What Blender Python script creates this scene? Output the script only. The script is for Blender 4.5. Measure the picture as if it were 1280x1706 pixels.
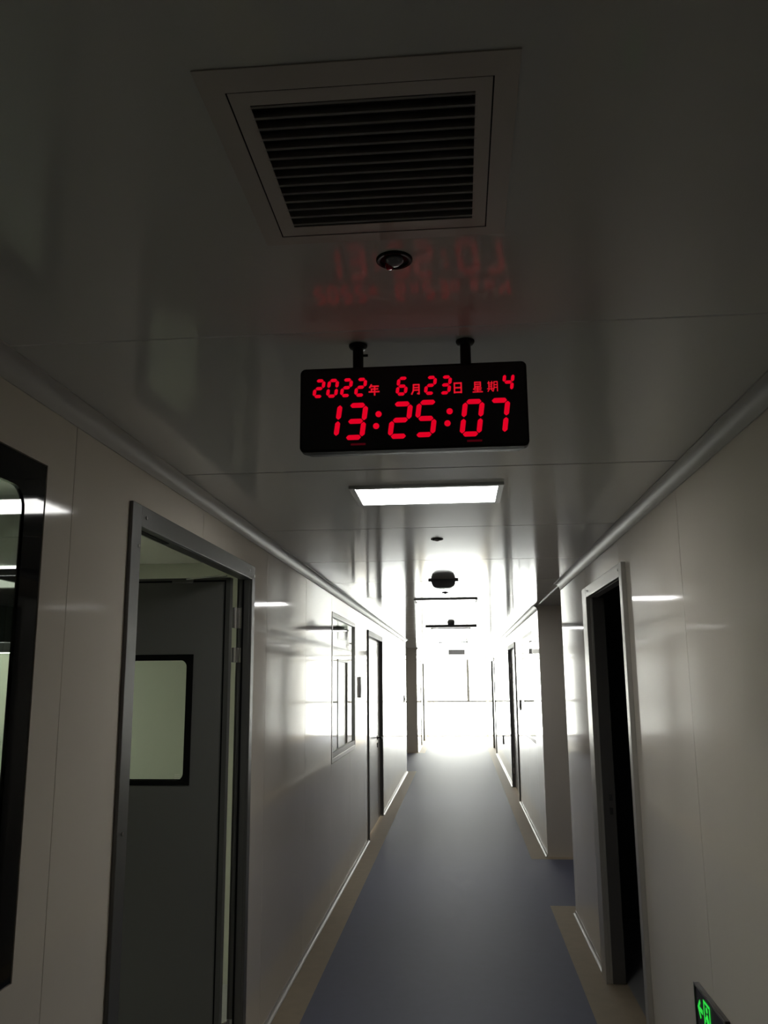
import bpy, bmesh, math, random
from mathutils import Vector, Matrix
random.seed(4)
for o in list(bpy.data.objects): bpy.data.objects.remove(o)
scene = bpy.context.scene
COL = scene.collection
PI = math.pi

# ------------------------------------------------------------ camera
HC, H, AL, AR = 1.62, 2.31, .966, .770     # eye height, ceiling, left wall, right wall
YAW, PITCH, ROLL, FPX = 4.90012, 11.13313, -.47746, 1414.32
yw, pt, rl = map(math.radians, (YAW, PITCH, ROLL))
fw = Vector((-math.sin(yw)*math.cos(pt), math.cos(yw)*math.cos(pt), math.sin(pt)))
rt = Vector((math.cos(yw), math.sin(yw), 0)); up = rt.cross(fw)
r2 = math.cos(rl)*rt + math.sin(rl)*up; u2 = -math.sin(rl)*rt + math.cos(rl)*up
cam_d = bpy.data.cameras.new('camera'); cam = bpy.data.objects.new('camera', cam_d); COL.objects.link(cam)
cam.matrix_world = Matrix(((r2.x, u2.x, -fw.x, 0), (r2.y, u2.y, -fw.y, 0), (r2.z, u2.z, -fw.z, HC), (0, 0, 0, 1)))
cam_d.sensor_fit = 'VERTICAL'; cam_d.sensor_height = 36; cam_d.lens = 36*FPX/1706
cam_d.clip_start = .02; cam_d.clip_end = 200
scene.camera = cam

# ------------------------------------------------------------ daylight, exposure
SKY, LED, ROOM = 23.0, 13.0, 26.0
vs = scene.view_settings
vs.view_transform = 'Standard'; vs.look = 'None'; vs.exposure = 0.0; vs.gamma = 1.0; vs.use_curve_mapping = False
world = bpy.data.worlds.new('overcast'); scene.world = world; world.use_nodes = True
bg = world.node_tree.nodes['Background']; bg.inputs[0].default_value = (1, .985, .95, 1); bg.inputs[1].default_value = SKY
pl = bpy.data.lights.new('daylight_portal', 'AREA'); pl.shape = 'RECTANGLE'; pl.size = 1.72; pl.size_y = 2.1
pl.cycles.is_portal = True
po = bpy.data.objects.new('daylight_portal', pl); COL.objects.link(po)
po.location = ((AR-AL)/2, 25.12, 1.13); po.rotation_euler = (-PI/2, 0, 0)

# ------------------------------------------------------------ materials
def mat(name, col, rough=.5, metal=0, spec=.5, emit=None, estr=0, coat=0, trans=0):
    m = bpy.data.materials.new(name); m.use_nodes = True
    b = m.node_tree.nodes['Principled BSDF']
    b.inputs['Base Color'].default_value = (*col, 1); b.inputs['Roughness'].default_value = rough
    b.inputs['Metallic'].default_value = metal; b.inputs['Specular IOR Level'].default_value = spec
    b.inputs['Coat Weight'].default_value = coat
    if emit: b.inputs['Emission Color'].default_value = (*emit, 1); b.inputs['Emission Strength'].default_value = estr
    return m
def N(m, t, **k):
    n = m.node_tree.nodes.new(t)
    for a, v in k.items(): setattr(n, a, v)
    return n
def streaks(m, scale, strength, cvar=.04, col=None, rough=None):
    """faint waviness of coated sheet, drawn out along one direction, and slight tone variation"""
    L = m.node_tree.links; b = m.node_tree.nodes['Principled BSDF']
    tc = N(m, 'ShaderNodeTexCoord'); mp = N(m, 'ShaderNodeMapping'); mp.inputs['Scale'].default_value = scale
    nz = N(m, 'ShaderNodeTexNoise'); nz.inputs['Scale'].default_value = 1; nz.inputs['Detail'].default_value = 3
    bp = N(m, 'ShaderNodeBump'); bp.inputs['Strength'].default_value = strength; bp.inputs['Distance'].default_value = .01
    L.new(tc.outputs['Object'], mp.inputs[0]); L.new(mp.outputs[0], nz.inputs['Vector'])
    L.new(nz.outputs['Fac'], bp.inputs['Height']); L.new(bp.outputs[0], b.inputs['Normal'])
    if col:
        n2 = N(m, 'ShaderNodeTexNoise'); n2.inputs['Scale'].default_value = 2.2; n2.inputs['Detail'].default_value = 4
        L.new(tc.outputs['Object'], n2.inputs['Vector'])
        mx = N(m, 'ShaderNodeMix', data_type='RGBA')
        mx.inputs['A'].default_value = (*[c*(1-cvar) for c in col], 1); mx.inputs['B'].default_value = (*[min(1, c*(1+cvar)) for c in col], 1)
        L.new(n2.outputs['Fac'], mx.inputs['Factor']); L.new(mx.outputs['Result'], b.inputs['Base Color'])
    return m
WC = (.78, .72, .635); CC = (.67, .67, .64)
M = {}
M['wall'] = streaks(mat('coated_wall_panel', WC, .07, spec=.36), (14, 14, .3), .012, .04, WC)
M['ceil'] = streaks(mat('coated_ceiling_panel', CC, .105, spec=.28), (.5, 9, 1), .006, .04, CC)
M['seam'] = mat('dark_seam', (.05, .048, .045), .7)
M['cove'] = mat('white_cove_profile', (.55, .53, .50), .4)
M['blue'] = mat('blue_vinyl', (.155, .165, .24), .42, spec=.5)
M['beige'] = mat('beige_vinyl', (.43, .355, .25), .45, spec=.5)
for k, c in (('blue', (.155, .165, .24)), ('beige', (.43, .355, .25))):
    m = M[k]; L = m.node_tree.links; b = m.node_tree.nodes['Principled BSDF']
    tc = N(m, 'ShaderNodeTexCoord'); nz = N(m, 'ShaderNodeTexNoise'); nz.inputs['Scale'].default_value = 14; nz.inputs['Detail'].default_value = 8
    L.new(tc.outputs['Object'], nz.inputs['Vector'])
    mx = N(m, 'ShaderNodeMix', data_type='RGBA'); mx.inputs['A'].default_value = (*[v*.85 for v in c], 1); mx.inputs['B'].default_value = (*[v*1.13 for v in c], 1)
    L.new(nz.outputs['Fac'], mx.inputs['Factor']); L.new(mx.outputs['Result'], b.inputs['Base Color'])
    mr = N(m, 'ShaderNodeMapRange'); mr.inputs['To Min'].default_value = .52; mr.inputs['To Max'].default_value = .64
    L.new(nz.outputs['Fac'], mr.inputs['Value']); L.new(mr.outputs[0], b.inputs['Roughness'])
M['alu'] = mat('grey_aluminium', (.16, .16, .155), .4, .6)
M['alu_lit'] = mat('lit_aluminium', (.50, .48, .44), .3, .35)  # the grey aluminium again, lightened in colour for the light it catches
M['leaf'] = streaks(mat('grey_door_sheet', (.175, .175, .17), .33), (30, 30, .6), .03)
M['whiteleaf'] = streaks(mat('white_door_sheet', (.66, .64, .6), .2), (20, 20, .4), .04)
M['whiteframe'] = mat('white_frame', (.68, .66, .62), .28)
M['darkframe'] = mat('dark_frame', (.10, .095, .09), .35)
M['rubber'] = mat('black_rubber', (.006, .006, .006), .6, spec=.12)
M['steel'] = mat('brushed_steel', (.62, .61, .6), .25, 1)
M['blackglass'] = mat('black_printed_glass', (.003, .0035, .0035), .04, spec=.3)
M['black'] = mat('black_plastic', (.008, .008, .009), .55, spec=.25)
M['face'] = mat('black_acrylic', (.008, .009, .012), .16)
M['darkdev'] = mat('dark_grey_plastic', (.26, .265, .31), .5)
M['bracket'] = mat('grey_plastic', (.42, .42, .42), .4)
M['vent'] = mat('vent_paint', (.56, .52, .48), .45, spec=.25)
M['slat'] = mat('vent_slat_paint', (.34, .33, .31), .45, spec=.25)
M['ductdark'] = mat('duct_interior', (.14, .14, .14), .8)
M['greenwall'] = mat('pale_green_room_wall', (.66, .68, .585), .4)
M['roomfloor'] = mat('grey_room_floor', (.33, .33, .33), .4)
M['dim'] = mat('shade_painted_room_wall', (.10, .115, .14), .5)  # darkness of the unlit room put into the wall colour
M['box'] = mat('pale_box', (.7, .7, .7), .4)
M['sticker'] = mat('paper_sticker', (.7, .72, .62), .5)
M['signbody'] = mat('sign_black', (.022, .018, .02), .25)
M['led'] = mat('led_diffuser', (.8, .8, .8), .4, emit=(1, .99, .96), estr=LED)
M['roomfill'] = mat('room_fill_diffuser', (.8, .8, .8), .4, emit=(.95, 1, .84), estr=ROOM)
M['red'] = mat('red_segment', (.2, 0, .01), .4, emit=(1, .0, .022), estr=.68)
M['reddim'] = mat('dim_red_segment', (.05, 0, .01), .4, emit=(1, .0, .05), estr=.045)
M['redglyph'] = mat('red_character', (.2, 0, .01), .4, emit=(1, .01, .03), estr=.6)
M['redbulb'] = mat('red_glass_bulb', (.5, .01, .03), .08)
M['green'] = mat('green_pictogram', (.02, .3, .05), .4, emit=(.04, 1, .09), estr=.58)
def glass(name, tint=(1, 1, 1), ior=1.5):
    m = bpy.data.materials.new(name); m.use_nodes = True; nt = m.node_tree; nt.nodes.clear()
    o = nt.nodes.new('ShaderNodeOutputMaterial'); t = nt.nodes.new('ShaderNodeBsdfTransparent'); g = nt.nodes.new('ShaderNodeBsdfGlossy')
    f = nt.nodes.new('ShaderNodeFresnel'); x = nt.nodes.new('ShaderNodeMixShader')
    t.inputs[0].default_value = (*tint, 1); g.inputs['Roughness'].default_value = .01; f.inputs[0].default_value = ior
    ge = nt.nodes.new('ShaderNodeNewGeometry'); om = nt.nodes.new('ShaderNodeMath'); om.operation = 'SUBTRACT'; om.inputs[0].default_value = 1
    mu = nt.nodes.new('ShaderNodeMath'); mu.operation = 'MULTIPLY'; nt.links.new(ge.outputs['Backfacing'], om.inputs[1]); nt.links.new(f.outputs[0], mu.inputs[0]); nt.links.new(om.outputs[0], mu.inputs[1])
    nt.links.new(mu.outputs[0], x.inputs[0]); nt.links.new(t.outputs[0], x.inputs[1]); nt.links.new(g.outputs[0], x.inputs[2]); nt.links.new(x.outputs[0], o.inputs[0])
    return m
M['glass'] = glass('clear_glass', (.94, .96, .94), 1.55)
M['glass2'] = glass('double_glass', (.85, .9, .86), 1.8)

# ------------------------------------------------------------ helpers
class MB:
    def __init__(s): s.bm = bmesh.new(); s.mi = 0
    def face(s, vs):
        try: f = s.bm.faces.new(vs); f.material_index = s.mi; return f
        except ValueError: return None
    def box(s, x0, x1, y0, y1, z0, z1):
        v = [s.bm.verts.new(p) for p in ((x0,y0,z0),(x1,y0,z0),(x1,y1,z0),(x0,y1,z0),(x0,y0,z1),(x1,y0,z1),(x1,y1,z1),(x0,y1,z1))]
        for q in ((0,3,2,1),(4,5,6,7),(0,1,5,4),(1,2,6,5),(2,3,7,6),(3,0,4,7)): s.face([v[i] for i in q])
        return s
    def prism(s, pts, vec):
        """closed prism from a planar outline and an extrusion vector"""
        a = [s.bm.verts.new(p) for p in pts]; b = [s.bm.verts.new(Vector(p)+Vector(vec)) for p in pts]
        s.face(list(reversed(a))); s.face(b)
        for i in range(len(a)): j = (i+1) % len(a); s.face([a[i], a[j], b[j], b[i]])
        return s
    def cyl(s, c, r, h, axis='z', n=24, r2=None):
        r2 = r if r2 is None else r2; c = Vector(c)
        ax = {'x': (Vector((0,1,0)), Vector((0,0,1)), Vector((1,0,0))), 'y': (Vector((0,0,1)), Vector((1,0,0)), Vector((0,1,0))), 'z': (Vector((1,0,0)), Vector((0,1,0)), Vector((0,0,1)))}[axis]
        a = [s.bm.verts.new(c + r*(math.cos(2*PI*i/n)*ax[0]+math.sin(2*PI*i/n)*ax[1])) for i in range(n)]
        b = [s.bm.verts.new(c + ax[2]*h + r2*(math.cos(2*PI*i/n)*ax[0]+math.sin(2*PI*i/n)*ax[1])) for i in range(n)]
        s.face(list(reversed(a))); s.face(b)
        for i in range(n): j = (i+1) % n; s.face([a[i], a[j], b[j], b[i]])
        return s
    def lathe(s, c, prof, n=28):
        c = Vector(c); rings = []
        for r, z in prof:
            if r < 1e-6: rings.append([s.bm.verts.new(c+Vector((0,0,z)))])
            else: rings.append([s.bm.verts.new(c+Vector((r*math.cos(2*PI*i/n), r*math.sin(2*PI*i/n), z))) for i in range(n)])
        for a, b in zip(rings, rings[1:]):
            for i in range(n):
                j = (i+1) % n
                if len(a) == 1 and len(b) == 1: continue
                if len(a) == 1: s.face([a[0], b[j], b[i]])
                elif len(b) == 1: s.face([a[i], a[j], b[0]])
                else: s.face([a[i], a[j], b[j], b[i]])
        return s
    def frame(s, x0, x1, a0, a1, b0, b1, w, wb=None, wt=None):
        """rectangular frame in the y-z plane between x0 and x1"""
        wb = w if wb is None else wb; wt = w if wt is None else wt
        s.box(x0, x1, a0, a0+w, b0, b1); s.box(x0, x1, a1-w, a1, b0, b1)
        if wb: s.box(x0, x1, a0+w, a1-w, b0, b0+wb)
        if wt: s.box(x0, x1, a0+w, a1-w, b1-wt, b1)
        return s
    def build(s, name, mats, parent=None, bevel=0, smooth=False, seg=2):
        bmesh.ops.recalc_face_normals(s.bm, faces=s.bm.faces[:])
        me = bpy.data.meshes.new(name); s.bm.to_mesh(me); s.bm.free()
        for m in (mats if isinstance(mats, (list, tuple)) else [mats]): me.materials.append(m)
        o = bpy.data.objects.new(name, me); COL.objects.link(o)
        if parent: o.parent = parent; o.matrix_parent_inverse = Matrix.Translation(-parent.location)
        if bevel:
            b = o.modifiers.new('bevel', 'BEVEL'); b.width = bevel; b.segments = seg; b.limit_method = 'ANGLE'; b.harden_normals = False
        if smooth:
            for p in me.polygons: p.use_smooth = True
            e = o.modifiers.new('edges', 'EDGE_SPLIT'); e.split_angle = math.radians(40)
        return o
def tag(o, label, cat, group=None, kind=None):
    o['label'] = label; o['category'] = cat
    if group: o['group'] = group
    if kind: o['kind'] = kind
    return o
def thing(name, label, cat, loc, group=None, kind=None):
    o = bpy.data.objects.new(name, None); COL.objects.link(o); o.location = loc; o.empty_display_size = .1
    return tag(o, label, cat, group, kind)
def S(o, label, cat): return tag(o, label, cat, kind='structure')
def copy_tree(o, off, parent=None):
    c = o.copy(); COL.objects.link(c)
    if parent is None: c.location = Vector(o.location)+Vector(off)
    else: c.parent = parent; c.matrix_parent_inverse = o.matrix_parent_inverse.copy()
    for ch in list(o.children): copy_tree(ch, off, c)
    return c

# ------------------------------------------------------------ walls built of sheet panels
GAP = .0028
def panel_wall(name, x0, x1, y0, y1, seams, holes, label, face, m='wall', z1=H):
    """x0..x1 thickness; panels split at seams along y; holes = (ya, yb, za, zb); face=+1: visible side is x1"""
    b = MB()
    cuts = sorted({y0, y1, *[s for s in seams if y0 < s < y1], *[h[0] for h in holes], *[h[1] for h in holes]})
    for a, c in zip(cuts, cuts[1:]):
        ga = GAP/2 if a in seams and a != y0 else 0; gc = GAP/2 if c in seams and c != y1 else 0
        zs = [(0, z1)]
        for h in holes:
            if h[0] <= a+1e-6 and h[1] >= c-1e-6:
                zs = [(0, h[2])] if h[2] > 0 else []
                if h[3] < z1: zs.append((h[3], z1))
        b.mi = 0
        for za, zb in zs: b.box(x0, x1, a+ga, c-gc, za, zb)
        b.mi = 1
        for za, zb in zs:
            d = .004
            if gc: b.box(x0+d, x1-d, c-gc, c+gc, za, zb)
    return S(b.build(name, [M[m], M['seam']]), label, 'wall')
T = .05
ls = [-2.45, -1.33, -.21, .91, 2.03, 3.14, 4.258, 5.375, 6.49, 7.61, 8.73, 9.85, 10.97, 12.09, 13.21, 14.33, 15.45]
rs = [-2.6, -1.48, -.37, .75, 1.87, 2.985, 4.10, 5.218, 6.33]
rs2 = [9.05, 10.17, 11.29, 12.41, 13.53, 14.65, 15.77, 16.89, 18.01, 19.13, 20.25, 21.37, 22.49, 23.61]
ls2 = [20.8, 21.9, 23.0, 24.1]
panel_wall('wall_left', -AL-T, -AL, -3, 15.6, ls, [(.55, 1.89, .99, 2.126), (2.43, 3.915, 0, 2.115), (6.50, 7.985, 1.0, 2.135), (9.13, 10.73, 0, 2.11)],
           'long glossy off-white panel wall on the left of the corridor', 1)
panel_wall('wall_left_far', -AL-T, -AL, 19.7, 25, ls2, [(21.6, 23.4, 0, 2.05)], 'short white wall past the left side passage near the bright end', 1)
panel_wall('wall_right', AR, AR+T, -3, 6.45, rs, [(3.975, 5.19, 0, 2.11)], 'near glossy off-white panel wall on the right of the corridor', -1)
panel_wall('wall_right_far', AR, AR+T, 8.38, 25, rs2, [(9.15, 10.6, .95, 2.11), (11.97, 13.5, 0, 2.08), (19.3, 20.9, 0, 2.05)],
           'far white panel wall on the right beyond the side passage', -1)
# side passages
S(MB().box(AR+T, 3.2, 6.40, 6.45, 0, H).build('wall_right_passage_near', M['wall']), 'near wall of the right side passage, edge-on to the corridor', 'wall')
S(MB().box(AR+T, 3.2, 8.38, 8.43, 0, H).build('wall_right_passage_far', M['wall']), 'shaded grey-looking wall inside the right side passage facing the camera', 'wall')
S(MB().box(3.2, 3.25, 6.4, 8.43, 0, H).build('wall_right_passage_end', M['wall']), 'end wall of the right side passage', 'wall')
S(MB().box(-3.2, -AL-T, 15.55, 15.6, 0, H).build('wall_left_passage_near', M['wall']), 'near wall of the left side passage, edge-on to the corridor', 'wall')
S(MB().box(-3.2, -AL-T, 19.7, 19.75, 0, H).build('wall_left_passage_far', M['wall']), 'grey shaded wall of the left side passage facing the camera', 'wall')
S(MB().box(-3.25, -3.2, 15.55, 19.75, 0, H).build('wall_left_passage_end', M['wall']), 'end wall of the left side passage', 'wall')
S(MB().box(-AL-T, AR+T, -3.05, -3, 0, H).build('wall_back', M['wall']), 'closed wall behind the viewer', 'wall')
# rooms behind
S(MB().box(-4.2, -AL-T, 4.93, 4.98, 0, 1.79).box(-2.35, -AL-T, 4.93, 4.98, 1.79, H).build('wall_room_partition', M['greenwall']), 'pale green partition of the left room seen through the open door', 'wall')
S(MB().box(-4.25, -4.2, -1.05, 4.98, 0, H).build('wall_room_left', M['greenwall']), 'outer pale green wall of the left room', 'wall')
S(MB().box(-4.2, -AL-T, -1.05, -1.0, 0, H).build('wall_room_near', M['greenwall']), 'near pale green wall of the left room', 'wall')
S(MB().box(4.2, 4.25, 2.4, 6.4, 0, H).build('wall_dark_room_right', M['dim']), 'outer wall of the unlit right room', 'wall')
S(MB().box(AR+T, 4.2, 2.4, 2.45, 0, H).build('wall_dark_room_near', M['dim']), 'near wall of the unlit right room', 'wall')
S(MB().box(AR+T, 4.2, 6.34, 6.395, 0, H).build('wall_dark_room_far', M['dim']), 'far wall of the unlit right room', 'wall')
# closets behind windows and closed doors keep daylight out
for nm, (x0, x1, y0, y1), lab in (('wall_store_left', (-2.4, -AL-T, 6.2, 8.3), 'back of the small room behind the left window'),
                                  ('wall_store_right', (AR+T, 2.2, 8.9, 10.85), 'back of the small room behind the right window')):
    b = MB(); t = .03
    b.box(x0, x1, y0, y0+t, 0, H).box(x0, x1, y1-t, y1, 0, H)
    if x0 < 0: b.box(x0, x0+t, y0+t, y1-t, 0, H)
    else: b.box(x1-t, x1, y0+t, y1-t, 0, H)
    S(b.build(nm, M['wall']), lab, 'wall')

# ceiling of cross panels
GAP = .007
b = MB(); cs = [-1.85, -.70, .45, 1.6, 2.755, 3.89, 5.01, 6.12, 7.28, 8.46, 9.62]
while cs[-1] < 24.5: cs.append(cs[-1]+1.16)
cs = [-3.1] + cs + [25.05]
for a, c in zip(cs, cs[1:]):
    GAP = .0035 if c < 2 else .009
    b.mi = 0
    if a < 1 < c:
        hx0, hx1, hy0, hy1 = -.245, .0435, .898, 1.1985
        b.box(-4.25, hx0, a+GAP/2, c-GAP/2, H, H+.05).box(hx1, 4.25, a+GAP/2, c-GAP/2, H, H+.05).box(hx0, hx1, a+GAP/2, hy0, H, H+.05).box(hx0, hx1, hy1, c-GAP/2, H, H+.05)
    else: b.box(-4.25, 4.25, a+GAP/2, c-GAP/2, H, H+.05)
    b.mi = 1; b.box(-4.25, 4.25, c-GAP/2, c+GAP/2, H+.004, H+.045)
S(b.build('ceiling', [M['ceil'], M['seam']]), 'glossy pale ceiling of wide cross panels with thin dark seams', 'ceiling')
# floor: blue runner with beige borders
b = MB()
def rect(x0, x1, y0, y1, mi):
    b.mi = mi; v = [b.bm.verts.new(p) for p in ((x0,y0,0),(x1,y0,0),(x1,y1,0),(x0,y1,0))]; b.face(v)
BL, BR = -.807, .613
rect(BL, BR, -3.1, 25.05, 0)
rect(-1.05, BL, -3.1, 15.75, 1); rect(-1.05, BL, 19.55, 25.05, 1); rect(-3.3, BL, 15.75, 19.55, 0)
rect(-3.3, -1.05, 15.5, 15.75, 1); rect(-3.3, -1.05, 19.55, 19.8, 1)
rect(BR, .86, -3.1, 6.66, 1); rect(BR, .86, 8.28, 25.05, 1); rect(BR, 3.3, 6.66, 8.28, 0)
rect(.86, 3.3, 6.4, 6.66, 1); rect(.86, 3.3, 8.28, 8.5, 1)
rect(-4.25, -1.05, -3.1, 15.5, 2); rect(.86, 4.25, -3.1, 6.4, 2); rect(.86, 3.3, 8.5, 25.05, 2); rect(-4.25, -1.05, 19.8, 25.05, 2)
bmesh.ops.recalc_face_normals(b.bm, faces=b.bm.faces[:])
fl = b.build('floor', [M['blue'], M['beige'], M['roomfloor']])
fl.data.flip_normals() if fl.data.polygons[0].normal.z < 0 else None
S(fl, 'grey-blue vinyl corridor floor with beige borders along both walls', 'floor')

# cove profiles (concave quarter rounds) along walls: ceiling and floor
def cove(y0, y1, side, top, r):
    xw = -AL if side < 0 else AR; d = 1 if side < 0 else -1; b = MB(); n = 8
    z0 = H if top else 0; dz = -1 if top else 1
    pts = [(xw+d*.0005, y0, z0+dz*.0005), (xw+d*.0005, y0, z0+dz*r)]
    cx, cz = xw+d*r, z0+dz*r
    for i in range(n+1):
        a = PI/2*i/n; pts.append((cx-d*(r-.004)*math.cos(a), y0, cz-dz*(r-.004)*math.sin(a)))
    pts.append((xw+d*r, y0, z0+dz*.0005))
    b.prism(pts, (0, y1-y0, 0)); return b.build('trim', M['cove'], smooth=True)
k = 1
def addcove(y0, y1, side, top, r, lab):
    global k
    o = cove(y0, y1, side, top, r); o.name = 'trim_%d' % k; k += 1; S(o, lab, 'trim')
addcove(-3, 15.6, -1, True, .047, 'white ceiling cove strip along the long left wall')
addcove(19.7, 25, -1, True, .047, 'white ceiling cove strip on the far left wall section')
addcove(-3, 6.45, 1, True, .047, 'white ceiling cove strip along the near right wall')
addcove(8.38, 25, 1, True, .047, 'white ceiling cove strip along the far right wall')
for y0, y1, s, lab in ((-3, 2.38, -1, 'white floor cove strip on the left wall before the open door'), (3.96, 9.08, -1, 'white floor cove strip between the open left door and the closed left door'),
                       (10.77, 15.6, -1, 'white floor cove strip past the closed left door'), (19.7, 21.6, -1, 'white floor cove strip on the far left wall section'),
                       (-3, 3.93, 1, 'white floor cove strip on the right wall under the exit sign'), (5.23, 6.45, 1, 'short white floor cove strip past the dark right doorway'),
                       (8.38, 11.92, 1, 'white floor cove strip under the right far window'), (13.55, 19.28, 1, 'white floor cove strip on the right past the far right door')):
    addcove(y0, y1, s, False, .022, lab)
S(MB().box(AR, AR+.010, 6.45, 8.38, H-.006, H-.0005).build('trim_ceiling_right_passage', M['whiteframe'], bevel=.002), 'thin strip in the ceiling across the right side passage', 'trim')

# ------------------------------------------------------------ window panes with black printed borders
def rr(a0, a1, b0, b1, r, n=6):
    p = []
    for cx, cy, s in ((a1-r, b1-r, 0), (a0+r, b1-r, 1), (a0+r, b0+r, 2), (a1-r, b0+r, 3)):
        for i in range(n+1): t = PI/2*(s+i/n); p.append((cx+r*math.cos(t), cy+r*math.sin(t)))
    return p
def ring(b, plane, c0, c1, outer, inner, r):
    """flat border with square outside and rounded opening, plane 'x' or 'y', between c0 and c1"""
    def P(c, a, z): return (c, a, z) if plane == 'x' else (a, c, z)
    inn = rr(*inner, r); n = len(inn)//4
    a0, a1, z0, z1 = outer; corners = [(a1, z1), (a0, z1), (a0, z0), (a1, z0)]
    for s in range(4):
        arc = inn[s*n:(s+1)*n]; nxt = inn[((s+1) % 4)*n]; co = corners[s]; cn = corners[(s+1) % 4]
        for c in (c0, c1):
            vc = b.bm.verts.new(P(c, *co))
            va = [b.bm.verts.new(P(c, *q)) for q in arc]
            for u, v in zip(va, va[1:]): b.face([vc, u, v])
            vn = b.bm.verts.new(P(c, *cn)); vx = b.bm.verts.new(P(c, *nxt)); b.face([vc, va[-1], vx, vn])
        v = [b.bm.verts.new(P(c, *q)) for c, q in ((c0, co), (c0, cn), (c1, cn), (c1, co))]; b.face(v)
    for i in range(len(inn)):
        q, w = inn[i], inn[(i+1) % len(inn)]
        b.face([b.bm.verts.new(P(c, *t)) for c, t in ((c0, q), (c0, w), (c1, w), (c1, q))])
    bmesh.ops.remove_doubles(b.bm, verts=b.bm.verts[:], dist=1e-5)
    return b
# window_1: near left
w = thing('window_1', 'black-bordered glass window on the left, a lit lamp mirrored in it', 'window', (-AL, 1.2, .99), kind='structure')
ring(MB(), 'x', -AL-.012, -AL-.002, (.555, 1.887, .993, 2.123), (.64, 1.80, 1.03, 2.05), .05).build('glass_border', M['blackglass'], w)
MB().box(-AL-.0085, -AL-.0055, .60, 1.84, 1.01, 2.09).build('pane', M['glass'], w)
ring(MB(), 'x', -AL-.048, -AL-.038, (.555, 1.887, .993, 2.123), (.565, 1.881, 1.012, 2.10), .02).build('glass_border', M['blackglass'], w)
MB().box(-AL-.0445, -AL-.0415, .557, 1.885, 1.0, 2.115).build('pane', M['glass'], w)
MB().frame(-AL-.0378, -AL-.0125, .555, 1.887, .993, 2.123, .006).build('spacer', M['alu'], w)
# window_2 / window_3
def corridor_window(name, xw, d, y0, y1, z0, z1, lab, pr=.003, rc=.014):
    w = thing(name, lab, 'window', (xw, (y0+y1)/2, z0), kind='structure')
    a, c = sorted((xw+d*pr, xw-d*.04))
    MB().frame(a, c, y0+.002, y1-.002, z0+.002, z1-.002, .035).build('window_frame', M['whiteframe'], w, bevel=.002)
    a, c = sorted((xw-d*rc, xw-d*(rc+.004)))
    MB().box(a, c, y0+.03, y1-.03, z0+.03, z1-.03).build('pane', M['glass2'], w)
    a, c = sorted((xw-d*(rc+.0045), xw-d*(rc+.009)))
    ring(MB(), 'x', a, c, (y0+.037, y1-.037, z0+.037, z1-.037), (y0+.09, y1-.09, z0+.08, z1-.08), .03).build('glass_border', M['whiteframe'], w)
    return w
w = corridor_window('window_2', -AL, 1, 6.50, 7.985, 1.0, 2.135, 'white-framed glossy window in the left wall between the two left doors')
MB().prism([(-AL, 6.53, 1.037), (-AL, 6.53, 1.075), (-AL-.018, 6.53, 1.075), (-AL-.018, 6.53, 1.037)], (0, 1.42, 0)).build('sill', M['cove'], w)
corridor_window('window_3', AR, -1, 9.15, 10.6, .95, 2.11, 'pale window in the right wall beyond the side passage', .001, .002)
# transom of the left room partition
w = thing('window_4', 'dark glazed upper panel in the left room seen through the near window', 'window', (-3.27, 4.95, 1.79), kind='structure')
MB().box(-4.19, -2.355, 4.935, 4.975, 1.795, 1.855).box(-2.40, -2.355, 4.935, 4.975, 1.855, H-.01).box(-4.19, -2.40, 4.935, 4.975, H-.05, H-.01).build('window_frame', M['black'], w)
MB().box(-4.19, -2.401, 4.95, 4.956, 1.856, H-.051).build('pane', M['blackglass'], w)

# end window
w = thing('window_5', 'tall overexposed bright glazing closing the far end of the corridor', 'window', (-.1, 25, 0), kind='structure')
e0, e1 = -AL, AR
TZ = H-.001
b = MB(); b.box(e0, e0+.03, 25.0, 25.045, 0, TZ).box(e1-.03, e1, 25.0, 25.045, 0, TZ).box(e0+.03, e1-.03, 25.0, 25.045, TZ-.02, TZ).box(e0+.03, e1-.03, 25.0, 25.045, 0, .05).box(e0+.03, e1-.03, 25.0, 25.045, 2.15, 2.19)
b.build('window_frame', M['whiteframe'], w)
MB().box(e0+.03, e1-.03, 25.005, 25.04, .95, 1.0).build('transom', M['alu'], w)
MB().box(.205, .275, 25.005, 25.04, 1.0, 2.15).build('mullion', M['alu'], w)
for x0, x1, z0, z1 in ((e0+.03, .205, 1.0, 2.15), (.275, e1-.03, 1.0, 2.15), (e0+.03, e1-.03, .05, .95), (e0+.03, e1-.03, 2.19, TZ-.02)):  # topmost pane is added, imitating glare over the band above the window head
    MB().box(x0, x1, 25.02, 25.024, z0, z1).build('pane', M['glass'], w)

# ------------------------------------------------------------ doors
def screw(y, z, x, d, parent):
    a = min(x, x+d*.003); MB().cyl((a, y, z), .006, .003, 'x', 10).build('screw', M['steel'], parent)
# door_1: left, near, open leaf
d1 = thing('door_1', 'open grey metal door on the left with a small framed window in its leaf', 'door', (-AL, 3.17, 0), kind='structure')
y0, y1, zt = 2.40, 3.945, 2.148; P = .012
b = MB()
b.box(-AL, -AL+P, y0, y0+.075, 0, zt).box(-AL, -AL+P, y1-.055, y1, 0, zt).box(-AL, -AL+P, y0+.075, y1-.055, 2.083, zt)     # face trims
b.box(-AL-T, -AL, y0+.031, y0+.075, 0, 2.114).box(-AL-T, -AL, y1-.031, y1-.055, 0, 2.114).box(-AL-T, -AL, y0+.075, y1-.055, 2.083, 2.114)  # lining
b.box(-AL-T-.012, -AL-T, y0+.0, y0+.06, 0, zt).box(-AL-T-.012, -AL-T, y1-.045, y1, 0, zt).box(-AL-T-.012, -AL-T, y0+.06, y1-.045, 2.095, zt)
b.build('door_frame', M['alu'], d1, bevel=.002)
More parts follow.
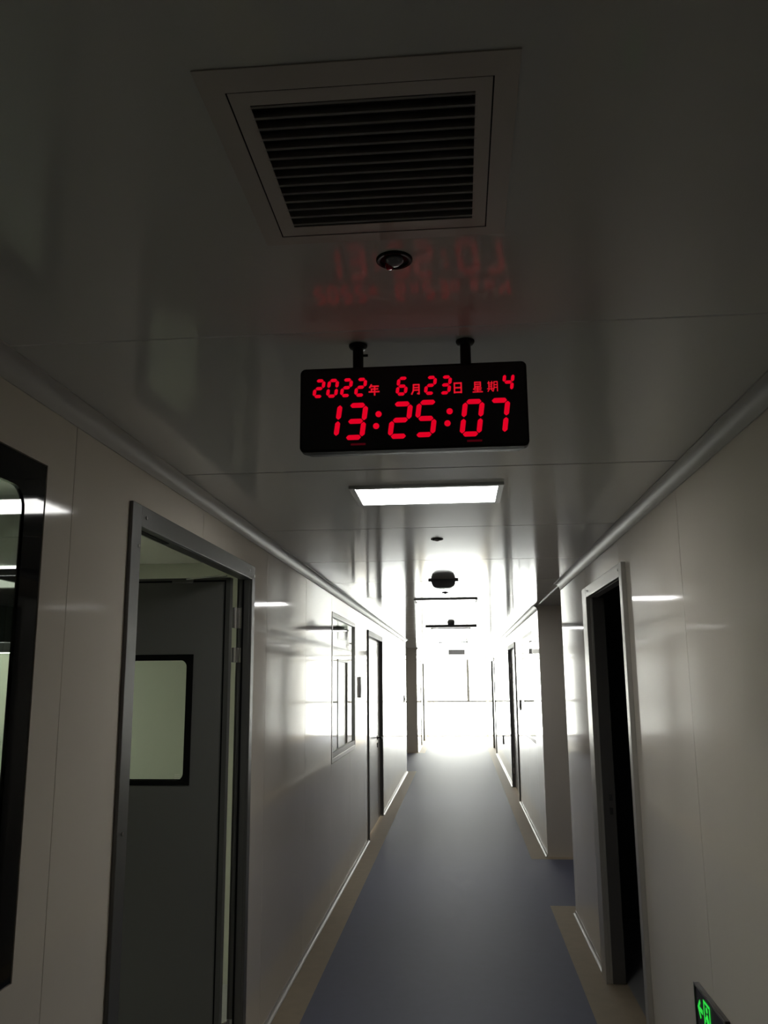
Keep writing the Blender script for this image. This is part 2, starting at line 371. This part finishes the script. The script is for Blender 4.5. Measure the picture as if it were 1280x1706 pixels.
MB().box(-AL-.034, -AL-.026, y1-.060, y1-.0552, .005, 2.08).box(-AL-.034, -AL-.026, y0+.0752, y0+.08, .005, 2.08).build('seal', M['rubber'], d1)
for yy, zz in ((2.51, 2.115), (3.83, 2.115), (2.455, 2.02), (2.435, 1.2)): screw(yy, zz, -AL+P, 1, d1)
screw(3.92, 2.1, -AL+P, 1, d1)
# dark closer recess slot in the header soffit
MB().box(-AL-.035, -AL-.015, 2.52, 2.80, 2.0795, 2.0829).build('closer_slot', M['black'], d1)
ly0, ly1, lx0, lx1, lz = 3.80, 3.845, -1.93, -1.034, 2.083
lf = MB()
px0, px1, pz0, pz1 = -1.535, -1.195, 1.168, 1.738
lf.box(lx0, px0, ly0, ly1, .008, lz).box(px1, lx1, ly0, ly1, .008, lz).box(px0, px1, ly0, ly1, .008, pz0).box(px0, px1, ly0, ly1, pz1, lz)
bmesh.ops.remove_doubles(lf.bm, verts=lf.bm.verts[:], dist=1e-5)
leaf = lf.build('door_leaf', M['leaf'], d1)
for yy in (ly0-.003, ly1-.004):
    ring(MB(), 'y', yy, yy+.007, (px0+.001, px1-.001, pz0+.001, pz1-.001), (px0+.028, px1-.03, pz0+.022, pz1-.027), .03).build('vision_border', M['rubber'], leaf)
MB().box(px0+.006, px1-.006, ly0+.018, ly0+.022, pz0+.006, pz1-.006).build('vision_pane', M['glass'], leaf)
b = MB()
for zz in (1.196, 1.204, 1.212): b.box(-1.262+.004*random.random(), -1.236, ly0-.0042, ly0-.0032, zz, zz+.004)
b.build('sticker', M['sticker'], leaf)
MB().box(lx1-.026, lx1-.019, ly0-.003, ly0, .01, lz-.012).box(lx0+.02, lx1-.026, ly0-.003, ly0, lz-.019, lz-.012).build('seal', M['rubber'], leaf)
MB().box(lx1-.019, lx1+.0005, ly0-.005, ly0, .01, lz-.004).build('edge_strip', M['alu'], leaf)
for zz, hh in ((1.855, .095), (1.70, .067), (.09, .115)):
    h = MB(); h.cyl((-1.024, 3.862, zz), .0075, hh, 'z', 12)
    h.box(-1.0335, -1.024, 3.846, 3.853, zz, zz+hh).box(-1.024, -.992, 3.8855, 3.889, zz, zz+hh).box(-1.027, -1.021, 3.862, 3.8885, zz+.01, zz+hh-.01)
    h.build('hinge', M['steel'], d1, bevel=.001)
# closer arm from leaf top to header
b = MB(); b.prism([(-1.235, 3.795, 2.072), (-1.235, 3.795, 2.078), (-1.235, 3.777, 2.078), (-1.235, 3.777, 2.072)], (.215, -.10, .002))
b.build('closer_arm', M['steel'], d1)
MB().box(-1.30, -1.205, 3.775, 3.7995, 2.060, 2.0715).build('arm_bracket', M['leaf'], leaf)

# closed doors, recessed leaf
def closed_door(name, xw, d, y0, y1, zt, lab, P=.012, rec=.025, handle=True, leafm='whiteleaf', framem='alu'):
    D = thing(name, lab, 'door', (xw, (y0+y1)/2, 0), kind='structure')
    def X(a, c): return sorted((xw+d*a, xw+d*c))
    b = MB(); a, c = X(0, P)
    b.frame(a, c, y0, y1, 0, zt, .05, 0, .062)
    a, c = X(-.085, 0); b.frame(a, c, y0+.0305, y1-.0305, 0, zt-.04, .0195, 0, .022)
    b.build('door_frame', M[framem], D, bevel=.002)
    MB().box(*X(-rec-.014, -rec-.010), y1-.055, y1-.0505, .01, zt-.065).build('seal', M['rubber'], D)
    L = MB(); a, c = X(-rec-.034, -rec); L.box(a, c, y0+.051, y1-.0555, .008, zt-.063); leaf = L.build('door_leaf', M[leafm], D)
    if handle:
        hy, hz = y1-.42, .94; s = MB(); a, c = X(-rec, -rec+.006); s.cyl((a, hy, hz), .026, c-a, 'x', 20)
        a, c = X(-rec+.006, -rec+.06); s.cyl((a, hy, hz), .008, c-a, 'x', 14); a, c = X(-rec+.050, -rec+.066); s.box(a, c, hy-.125, hy+.008, hz-.013, hz+.013)
        hd = s.build('handle', M['black'], leaf, bevel=.002)
        s = MB(); a, c = X(-rec, -rec+.007); s.cyl((a, hy, hz-.072), .014, c-a, 'x', 16).box(a, c, hy-.010, hy+.010, hz-.112, hz-.072); s.build('key_cylinder', M['black'], leaf)
    for yy in (y0+.1, y1-.1):
        a = min(xw+d*P, xw+d*(P+.003)); MB().cyl((a, yy, zt-.03), .006, .003, 'x', 10).build('screw', M['steel'], D)
    return D, leaf
closed_door('door_2', -AL, 1, 9.09, 10.765, 2.14, 'closed white door with a dark lever handle further along the left wall')
D, lf3 = closed_door('door_3', AR, -1, 11.93, 13.54, 2.11, 'closed door with a dark grey far jamb on the far right wall', rec=.035, handle=False)
for zz in (1.78, 1.6, .35, .2): MB().cyl((AR+.018, 13.474, zz), .008, .09, 'z', 10).build('hinge', M['steel'], D)
closed_door('door_4', AR, -1, 19.26, 20.94, 2.08, 'most distant right door, a thin grey jamb beside the bright end', handle=False)
closed_door('door_5', -AL, 1, 21.56, 23.44, 2.08, 'most distant left door, a thin dark jamb beside the bright end', handle=False)
# door_6: near right, dark doorway
d6 = thing('door_6', 'open metal-framed doorway on the right into an unlit room', 'door', (AR, 4.58, 0), kind='structure')
y0, y1, zt, P = 3.945, 5.215, 2.14, .022
b = MB()
b.box(AR-P, AR, y0, y0+.06, 0, zt).box(AR-P, AR, y1-.16, y1, 0, zt).box(AR-P, AR, y0+.06, y1-.16, 2.078, zt)
b.box(AR, AR+T, y0+.031, y0+.06, 0, 2.109).box(AR, AR+T, y1-.026, y1-.16, 0, 2.109).box(AR, AR+T, y0+.06, y1-.16, 2.078, 2.109)
b.build('door_frame', M['alu_lit'], d6, bevel=.003)
b = MB(); b.box(AR+.012, AR+T+.03, y1-.172, y1-.1605, .004, 2.0775); b.build('strike_jamb', M['darkframe'], d6, bevel=.002)
for zz in (.945, .872): MB().box(AR+.045, AR+.062, y1-.1745, y1-.1722, zz, zz+.035).build('strike_plate', M['steel'], d6)
for yy in (4.02, 4.98): screw(yy, 2.11, AR-P-.003, 1, d6)

# ------------------------------------------------------------ ceiling vent
v = thing('ceiling_vent', 'square louvred air grille in the ceiling nearest the viewer', 'vent', (-.1, 1.04, H))
x0, x1, y0, y1 = -.292, .087, .840, 1.242; zb = H-.0018
def flatframe(b, X0, X1, Y0, Y1, x0, x1, y0, y1, z0, z1):
    b.box(X0, x0, Y0, Y1, z0, z1).box(x1, X1, Y0, Y1, z0, z1).box(x0, x1, Y0, y0, z0, z1).box(x0, x1, y1, Y1, z0, z1)
    bmesh.ops.remove_doubles(b.bm, verts=b.bm.verts[:], dist=1e-5); return b
flatframe(MB(), x0, x1, y0, y1, -.2625, .0585, .8795, 1.2185, zb, H-.0003).build('outer_frame', M['vent'], v)
flatframe(MB(), -.2626, .0586, .8794, 1.2186, -.260, .056, .882, 1.216, H-.0009, H-.0002).build('gap_shade_strip', M['rubber'], v)  # black ring laid in as the shade between the two frames
flatframe(MB(), -.2605, .0565, .8815, 1.2165, -.238, .0365, .905, 1.1915, zb+.0005, H-.0003).build('inner_frame', M['vent'], v)
b = MB(); b.box(-.2445, -.2415, .8985, 1.198, H, H+.16).box(.040, .043, .8985, 1.198, H, H+.16).box(-.2415, .040, .8985, .9015, H, H+.16).box(-.2415, .040, 1.195, 1.198, H, H+.16).box(-.2445, .043, .8985, 1.198, H+.16, H+.165)
b.build('duct', M['ductdark'], v)
ns = 14; stp = (1.186-.911)/(ns-1)
for i in range(ns):
    yy = .911+stp*i-.003; b = MB()
    b.prism([(-.241, yy, H-.0005), (-.241, yy+.0032, H-.0015), (-.241, yy+.0042, H+.0005), (-.241, yy+.0135, H+.017), (-.241, yy+.0120, H+.018), (-.241, yy+.0015, H+.0022)], (.2805, 0, 0)); b.build('louvre', M['slat'], v)

# ------------------------------------------------------------ round ceiling fittings
def fitting(x, y, r, lab, bulb=False):
    t = thing('sprinkler', lab, 'sprinkler', (x, y, H), 'recessed sprinklers down the corridor ceiling')
    MB().lathe((x, y, H), [(r, -.0003), (r, -.003), (r*.93, -.0045), (r*.80, -.004), (r*.72, -.0006), (0, -.0005)]).build('rim', M['black'], t, smooth=True)
    MB().lathe((x, y, H), [(r*.5, -.0008), (r*.5, -.004), (r*.3, -.010), (r*.12, -.012), (0, -.012)]).build('deflector', M['bracket'] if not bulb else M['darkdev'], t, smooth=True)
    if bulb: MB().lathe((x-.009, y+.006, H-.004), [(0, -.012), (.005, -.010), (.0075, -.004), (.005, .002), (0, .003)], 14).build('bulb', M['redbulb'], t, smooth=True)
    return t
fitting(-.0915, 1.311, .0305, 'black round sprinkler with a red bulb between the air grille and the clock', True)
fitting(-.0955, 4.23, .031, 'small dark ring sprinkler in the ceiling just beyond the first lit lamp')
fitting(-.099, 6.95, .031, 'small dark sprinkler disc under the dark sensor, before the second lit lamp')

# ------------------------------------------------------------ LED panels
def lamp(y0, y1, lab):
    t = thing('ceiling_lamp', lab, 'lamp', (-.1, (y0+y1)/2, H), 'surface LED panels down the corridor ceiling')
    x0, x1, zb = -.385, .177, H-.012
    flatframe(MB(), x0, x1, y0, y1, x0+.022, x1-.022, y0+.022, y1-.022, zb, H-.0004).build('housing', M['bracket'], t, bevel=.002)
    MB().box(x0+.022, x1-.022, y0+.022, y1-.022, zb+.0015, H-.002).build('diffuser', M['led'], t)
    return t
l1 = lamp(2.985, 3.31, 'nearest lit white rectangular ceiling panel, just behind the hanging clock')
for yy, lab in ((4.50, 'second lit rectangular ceiling lamp, a thin bright bar behind the dark sensor'), (8.95, 'third ceiling lamp, a dark thin line behind the dome camera'), (13.7, 'most distant ceiling lamp, a thin line against the bright end')):
    c = copy_tree(l1, (0, yy, 0)); c['label'] = lab
# unseen lamp, added to brighten the left room
t = thing('room_fill_lamp', 'square lamp added out of view to brighten the left room', 'lamp', (-3.3, 4.3, H))
flatframe(MB(), -3.6, -3.0, 4.0, 4.6, -3.57, -3.03, 4.03, 4.57, H-.02, H-.0004).build('housing', M['whiteframe'], t)
MB().box(-3.57, -3.03, 4.03, 4.57, H-.018, H-.002).build('diffuser', M['roomfill'], t)

# ------------------------------------------------------------ ceiling sensor, dome camera, bars
t = thing('ceiling_sensor', 'dark rounded sensor with a lug on each side, past the first lit lamp', 'sensor', (-.10, 6.04, H))
pts = [(-.1835, 6.0, H-.0004)]
for i in range(21):
    a = PI*i/20; ca, sa = math.cos(a), math.sin(a)
    pts.append((-.098-.0855*math.copysign(abs(ca)**.6, ca), 6.0, H-.004-.057*abs(sa)**.8))
pts.append((-.0125, 6.0, H-.0004))
MB().prism(pts, (0, .085, 0)).build('body', M['darkdev'], t, bevel=.01, seg=3)
for s_ in (-1, 1):
    MB().box(*sorted((-.098+s_*.080, -.098+s_*.108)), 6.025, 6.055, H-.012, H-.0004).build('lug', M['darkdev'], t, bevel=.003)
t = thing('dome_camera', 'small dark dome camera under the ceiling far down the corridor', 'camera', (-.088, 10.7, H))
MB().lathe((-.088, 10.7, H), [(0, -.0004), (.048, -.0004), (.048, -.010), (.044, -.012)]).build('base', M['bracket'], t, smooth=True)
MB().lathe((-.088, 10.7, H), [(.044, -.0121), (.043, -.025), (.036, -.042), (.022, -.052), (0, -.055)]).build('dome', M['darkdev'], t, smooth=True)
tag(MB().box(-.435, .248, 11.40, 11.48, H-.022, H-.0004).build('ceiling_rail', M['darkframe'], bevel=.003), 'long dark ceiling bar directly behind the dome camera', 'rail')
t = thing('hanging_box_sign', 'blank pale box hanging under the far ceiling against the glare', 'sign', (-.047, 17.7, H))
MB().box(-.217, .123, 17.66, 17.74, 2.095, 2.20).build('case', M['box'], t, bevel=.01)
for xx in (-.15, .06): MB().cyl((xx, 17.7, 2.2), .006, H-2.2005, 'z', 8).build('rod', M['bracket'], t)

# ------------------------------------------------------------ small wall plates
def plate(name, x, d, y, z, w, h, p, m, lab, cat):
    a, c = sorted((x+d*.0003, x+d*p)); t = thing(name, lab, cat, (x, y, z))
    MB().box(a, c, y-w/2, y+w/2, z-h/2, z+h/2).build('case', m, t, bevel=.003)
    a, c = sorted((x+d*p, x+d*(p+.003))); MB().box(a, c, y-w*.3, y+w*.3, z-h*.3, z+h*.1).build('cover', M['whiteframe'], t)
plate('wall_intercom', -AL, 1, 8.32, 1.545, .10, .20, .018, M['bracket'], 'slim grey intercom on the left wall between the window and the closed door', 'intercom')
plate('wall_switch', -AL, 1, 15.1, 1.29, .09, .11, .012, M['whiteframe'], 'small white switch near the end of the left wall by the side passage', 'switch')
plate('wall_switch', AR, -1, 11.25, 1.28, .09, .13, .014, M['bracket'], 'small grey switch on the right wall between far window and far door', 'switch')
plate('wall_switch', AR, -1, 16.1, .52, .10, .16, .014, M['bracket'], 'low grey socket box on the right wall past the far door', 'switch')

# ------------------------------------------------------------ exit sign low on the right wall
t = thing('exit_sign', 'low black exit sign with green arrow and running figure on the right wall', 'sign', (AR, 2.98, .47))
sy0, sy1, sz0, sz1 = 2.82, 3.157, .475, .622
MB().box(AR-.016, AR-.0004, sy0, sy1, sz0, sz1).build('case', M['signbody'], t, bevel=.002)
flat = MB().frame(AR-.019, AR-.0155, sy0, sy1, sz0, sz1, .006); flat.build('bezel', M['alu'], t)
def SG(pts):   # pts given as (u to the right seen by a viewer facing the wall, v up)
    return [(AR-.0165, sy1-u, sz0+v) for u, v in pts]
b = MB(); b.prism(SG([(.030, .083), (.058, .112), (.066, .104), (.052, .090), (.088, .090), (.088, .076), (.052, .076), (.066, .062), (.058, .054)]), (-.0009, 0, 0))
b.build('arrow', M['green'], t)
b = MB()
for q in ([(.104, .018), (.104, .128), (.112, .128), (.112, .018)], [(.112, .120), (.112, .128), (.176, .128), (.176, .120)], [(.168, .018), (.168, .120), (.176, .120), (.176, .018)]):
    b.prism(SG(q), (-.0009, 0, 0))
b.build('door_symbol', M['green'], t)
b = MB(); hc = (.139, .107)
b.prism(SG([(hc[0]+.009*math.cos(a*PI/6), hc[1]+.009*math.sin(a*PI/6)) for a in range(12)]), (-.0009, 0, 0))
for q in ([(.134, .094), (.147, .094), (.150, .064), (.138, .062)], [(.138, .093), (.120, .080), (.117, .066), (.123, .066), (.127, .076), (.142, .084)], [(.145, .092), (.160, .078), (.163, .066), (.158, .064), (.153, .074), (.143, .082)],
          [(.138, .064), (.146, .062), (.134, .044), (.120, .042), (.118, .049), (.130, .051)], [(.144, .064), (.151, .062), (.158, .040), (.163, .022), (.156, .020), (.150, .038)]):
    b.prism(SG(q), (-.0009, 0, 0))
b.build('running_figure', M['green'], t)

# ------------------------------------------------------------ hanging LED clock
ck = thing('hanging_clock', 'black hanging digital clock with red date and time', 'clock', (-.083, 1.676, H))
CX0, CX1, CZ0, CZ1, CY = -.3125, .1505, 2.0730, 2.2510, 1.650
o = rr(CX0, CX1, CZ0, CZ1, .011); i2 = rr(CX0+.012, CX1-.012, CZ0+.0015, CZ1-.0015, .008)
b = MB()
rings = [[(x, CY, z) for x, z in o], [(x, CY+.022, z) for x, z in o], [(x, CY+.042, z) for x, z in i2]]
vr = [[b.bm.verts.new(p) for p in r] for r in rings]
b.face(list(reversed(vr[0]))); b.face(vr[2])
for a, c in zip(vr, vr[1:]):
    for q in range(len(a)): w_ = (q+1) % len(a); b.face([a[q], a[w_], c[w_], c[q]])
b.build('case', M['black'], ck)
FI = .0045
fc = rr(CX0+FI, CX1-FI, CZ0+FI, CZ1-FI, .008); b = MB(); b.prism([(x, CY-.0012, z) for x, z in fc], (0, .001, 0)); face = b.build('face', M['face'], ck)
# pixel -> face plane helper for laying the digits out
_C = Vector((0, 0, HC))
def FP(px, py):
    d = r2*((px-640)/FPX) + u2*(-(py-853)/FPX) + fw
    s = CY/d.y; return (d.x*s, HC+d.z*s)
SEG = {'0': 'abcdef', '1': 'bc', '2': 'abged', '3': 'abgcd', '4': 'fgbc', '5': 'afgcd', '6': 'afgedc', '7': 'abc'}
def digit(ch, cx, cz, w, h, t, slant=.13, mtl='red', name='digit'):
    b = MB(); g = t*.16
    P_ = {'a': ((-w/2, h/2), (w/2, h/2)), 'g': ((-w/2, 0), (w/2, 0)), 'd': ((-w/2, -h/2), (w/2, -h/2)), 'f': ((-w/2, h/2), (-w/2, 0)), 'b': ((w/2, h/2), (w/2, 0)), 'e': ((-w/2, 0), (-w/2, -h/2)), 'c': ((w/2, 0), (w/2, -h/2))}
    for s in SEG[ch]:
        (xa, za), (xb, zb) = P_[s]; d = Vector((xb-xa, zb-za)); L = d.length; d.normalize(); n = Vector((-d.y, d.x)); k_ = t*.5
        A = Vector((xa, za))+d*g; B = Vector((xb, zb))-d*g
        pts = [A, A+d*k_*.7+n*k_*.85, A+d*k_+n*k_, B-d*k_+n*k_, B-d*k_*.7+n*k_*.85, B, B-d*k_*.7-n*k_*.85, B-d*k_-n*k_, A+d*k_-n*k_, A+d*k_*.7-n*k_*.85]
        b.prism([(cx+p.x+slant*p.y, CY-.0022, cz+p.y) for p in pts], (0, .0009, 0))
    return b.build(name, M[mtl], face)
sx = .463/377; 
for ch, px, py in (('1', 550, 701.5), ('3', 592.8, 702.3), ('2', 667.3, 700.2), ('5', 709.9, 697.5), ('0', 786.9, 696.3), ('7', 829.5, 694.4)):
    x, z = FP(px, py); digit(ch, x, z, 27.5*sx, 52.5*.00129, 8.3*sx)
for pxy in ((631, 690.3), (627, 710.2), (749.4, 685.6), (745.8, 705.6)):
    x, z = FP(*pxy); MB().cyl((x, CY-.0022, z), .0064, .0009, 'y', 18).build('colon_dot', M['red'], face)
for ch, px, py in (('2', 532, 648), ('0', 554.5, 647.4), ('2', 577.7, 646.4), ('2', 601.3, 645.6), ('6', 670.3, 643.8), ('2', 717.5, 642.4), ('3', 742.5, 641.7), ('4', 846.8, 637)):
    x, z = FP(px, py); digit(ch, x, z, 13.6*sx, 26*.00129, 5.5*sx, .13)
GL = {'year': [((.25, 1), (.08, .72)), ((.2, .84), (.92, .84)), ((.24, .58), (.86, .58)), ((.26, .58), (.26, .32)), ((.02, .32), (.98, .32)), ((.56, .84), (.56, 0))],
      'month': [((.25, .97), (.22, .35)), ((.22, .35), (.05, .02)), ((.25, .95), (.82, .95)), ((.82, .97), (.82, .04)), ((.82, .04), (.66, .08)), ((.25, .67), (.8, .67)), ((.24, .42), (.8, .42))],
      'day': [((.15, .98), (.15, 0)), ((.15, .95), (.85, .95)), ((.85, .98), (.85, 0)), ((.15, .5), (.85, .5)), ((.15, .05), (.85, .05))],
      'star': [((.22, 1), (.22, .56)), ((.22, .98), (.78, .98)), ((.78, 1), (.78, .56)), ((.22, .78), (.78, .78)), ((.22, .57), (.78, .57)), ((.25, .5), (.1, .28)), ((.2, .4), (.85, .4)), ((.5, .56), (.5, .03)), ((.2, .22), (.82, .22)), ((.03, .03), (.97, .03))],
      'period': [((.04, .84), (.52, .84)), ((.14, 1), (.14, .28)), ((.42, 1), (.42, .28)), ((.14, .65), (.42, .65)), ((.14, .47), (.42, .47)), ((.0, .28), (.54, .28)), ((.18, .22), (.05, .02)), ((.37, .22), (.5, .04)),
                 ((.64, .97), (.62, .3)), ((.62, .3), (.54, .02)), ((.64, .95), (.94, .95)), ((.94, .97), (.94, .03)), ((.64, .66), (.92, .66)), ((.64, .4), (.92, .4))]}
def glyph(key, px, py, w, h, th=.0024):
    x, z = FP(px, py); b = MB()
    for (ax, az), (bx_, bz) in GL[key]:
        th_ = th*1.0; A = Vector(((ax-.5)*w, (az-.5)*h)); B = Vector(((bx_-.5)*w, (bz-.5)*h)); d = (B-A).normalized(); n = Vector((-d.y, d.x))*th/2; A -= d*th*.3; B += d*th*.3
        b.prism([(x+p.x, CY-.0022, z+p.y) for p in (A+n, B+n, B-n, A-n)], (0, .0009, 0))
    b.build('character', M['redglyph'], face)
glyph('year', 623.5, 650, .0215, .0225, .0031); glyph('month', 693.3, 649, .0195, .0215, .0031); glyph('day', 763, 646.4, .0195, .0215, .0031)
glyph('star', 796, 645.4, .0205, .0215, .0024); glyph('period', 821, 644.2, .0215, .0215, .0019)
for px, py in ((597, 740.5), (791, 734.5)):
    x, z = FP(px, py); MB().box(x-.015, x+.015, CY-.0020, CY-.0013, z-.002, z+.002).build('dim_mark', M['reddim'], face)
for xx in (-.1955, .0290):
    r = MB(); r.cyl((xx, 1.676, 2.2495), .0112, H-.006-2.2495, 'z', 20); rod = r.build('rod', M['black'], ck, smooth=True)
    MB().lathe((xx, 1.676, H), [(0, -.0004), (.0195, -.0004), (.0195, -.003), (.017, -.007), (.0113, -.009)]).build('ceiling_flange', M['black'], rod, smooth=True)
MB().cyl((-.1845, 1.672, 2.285), .0028, .010, 'x', 10).build('grub_screw', M['black'], ck)
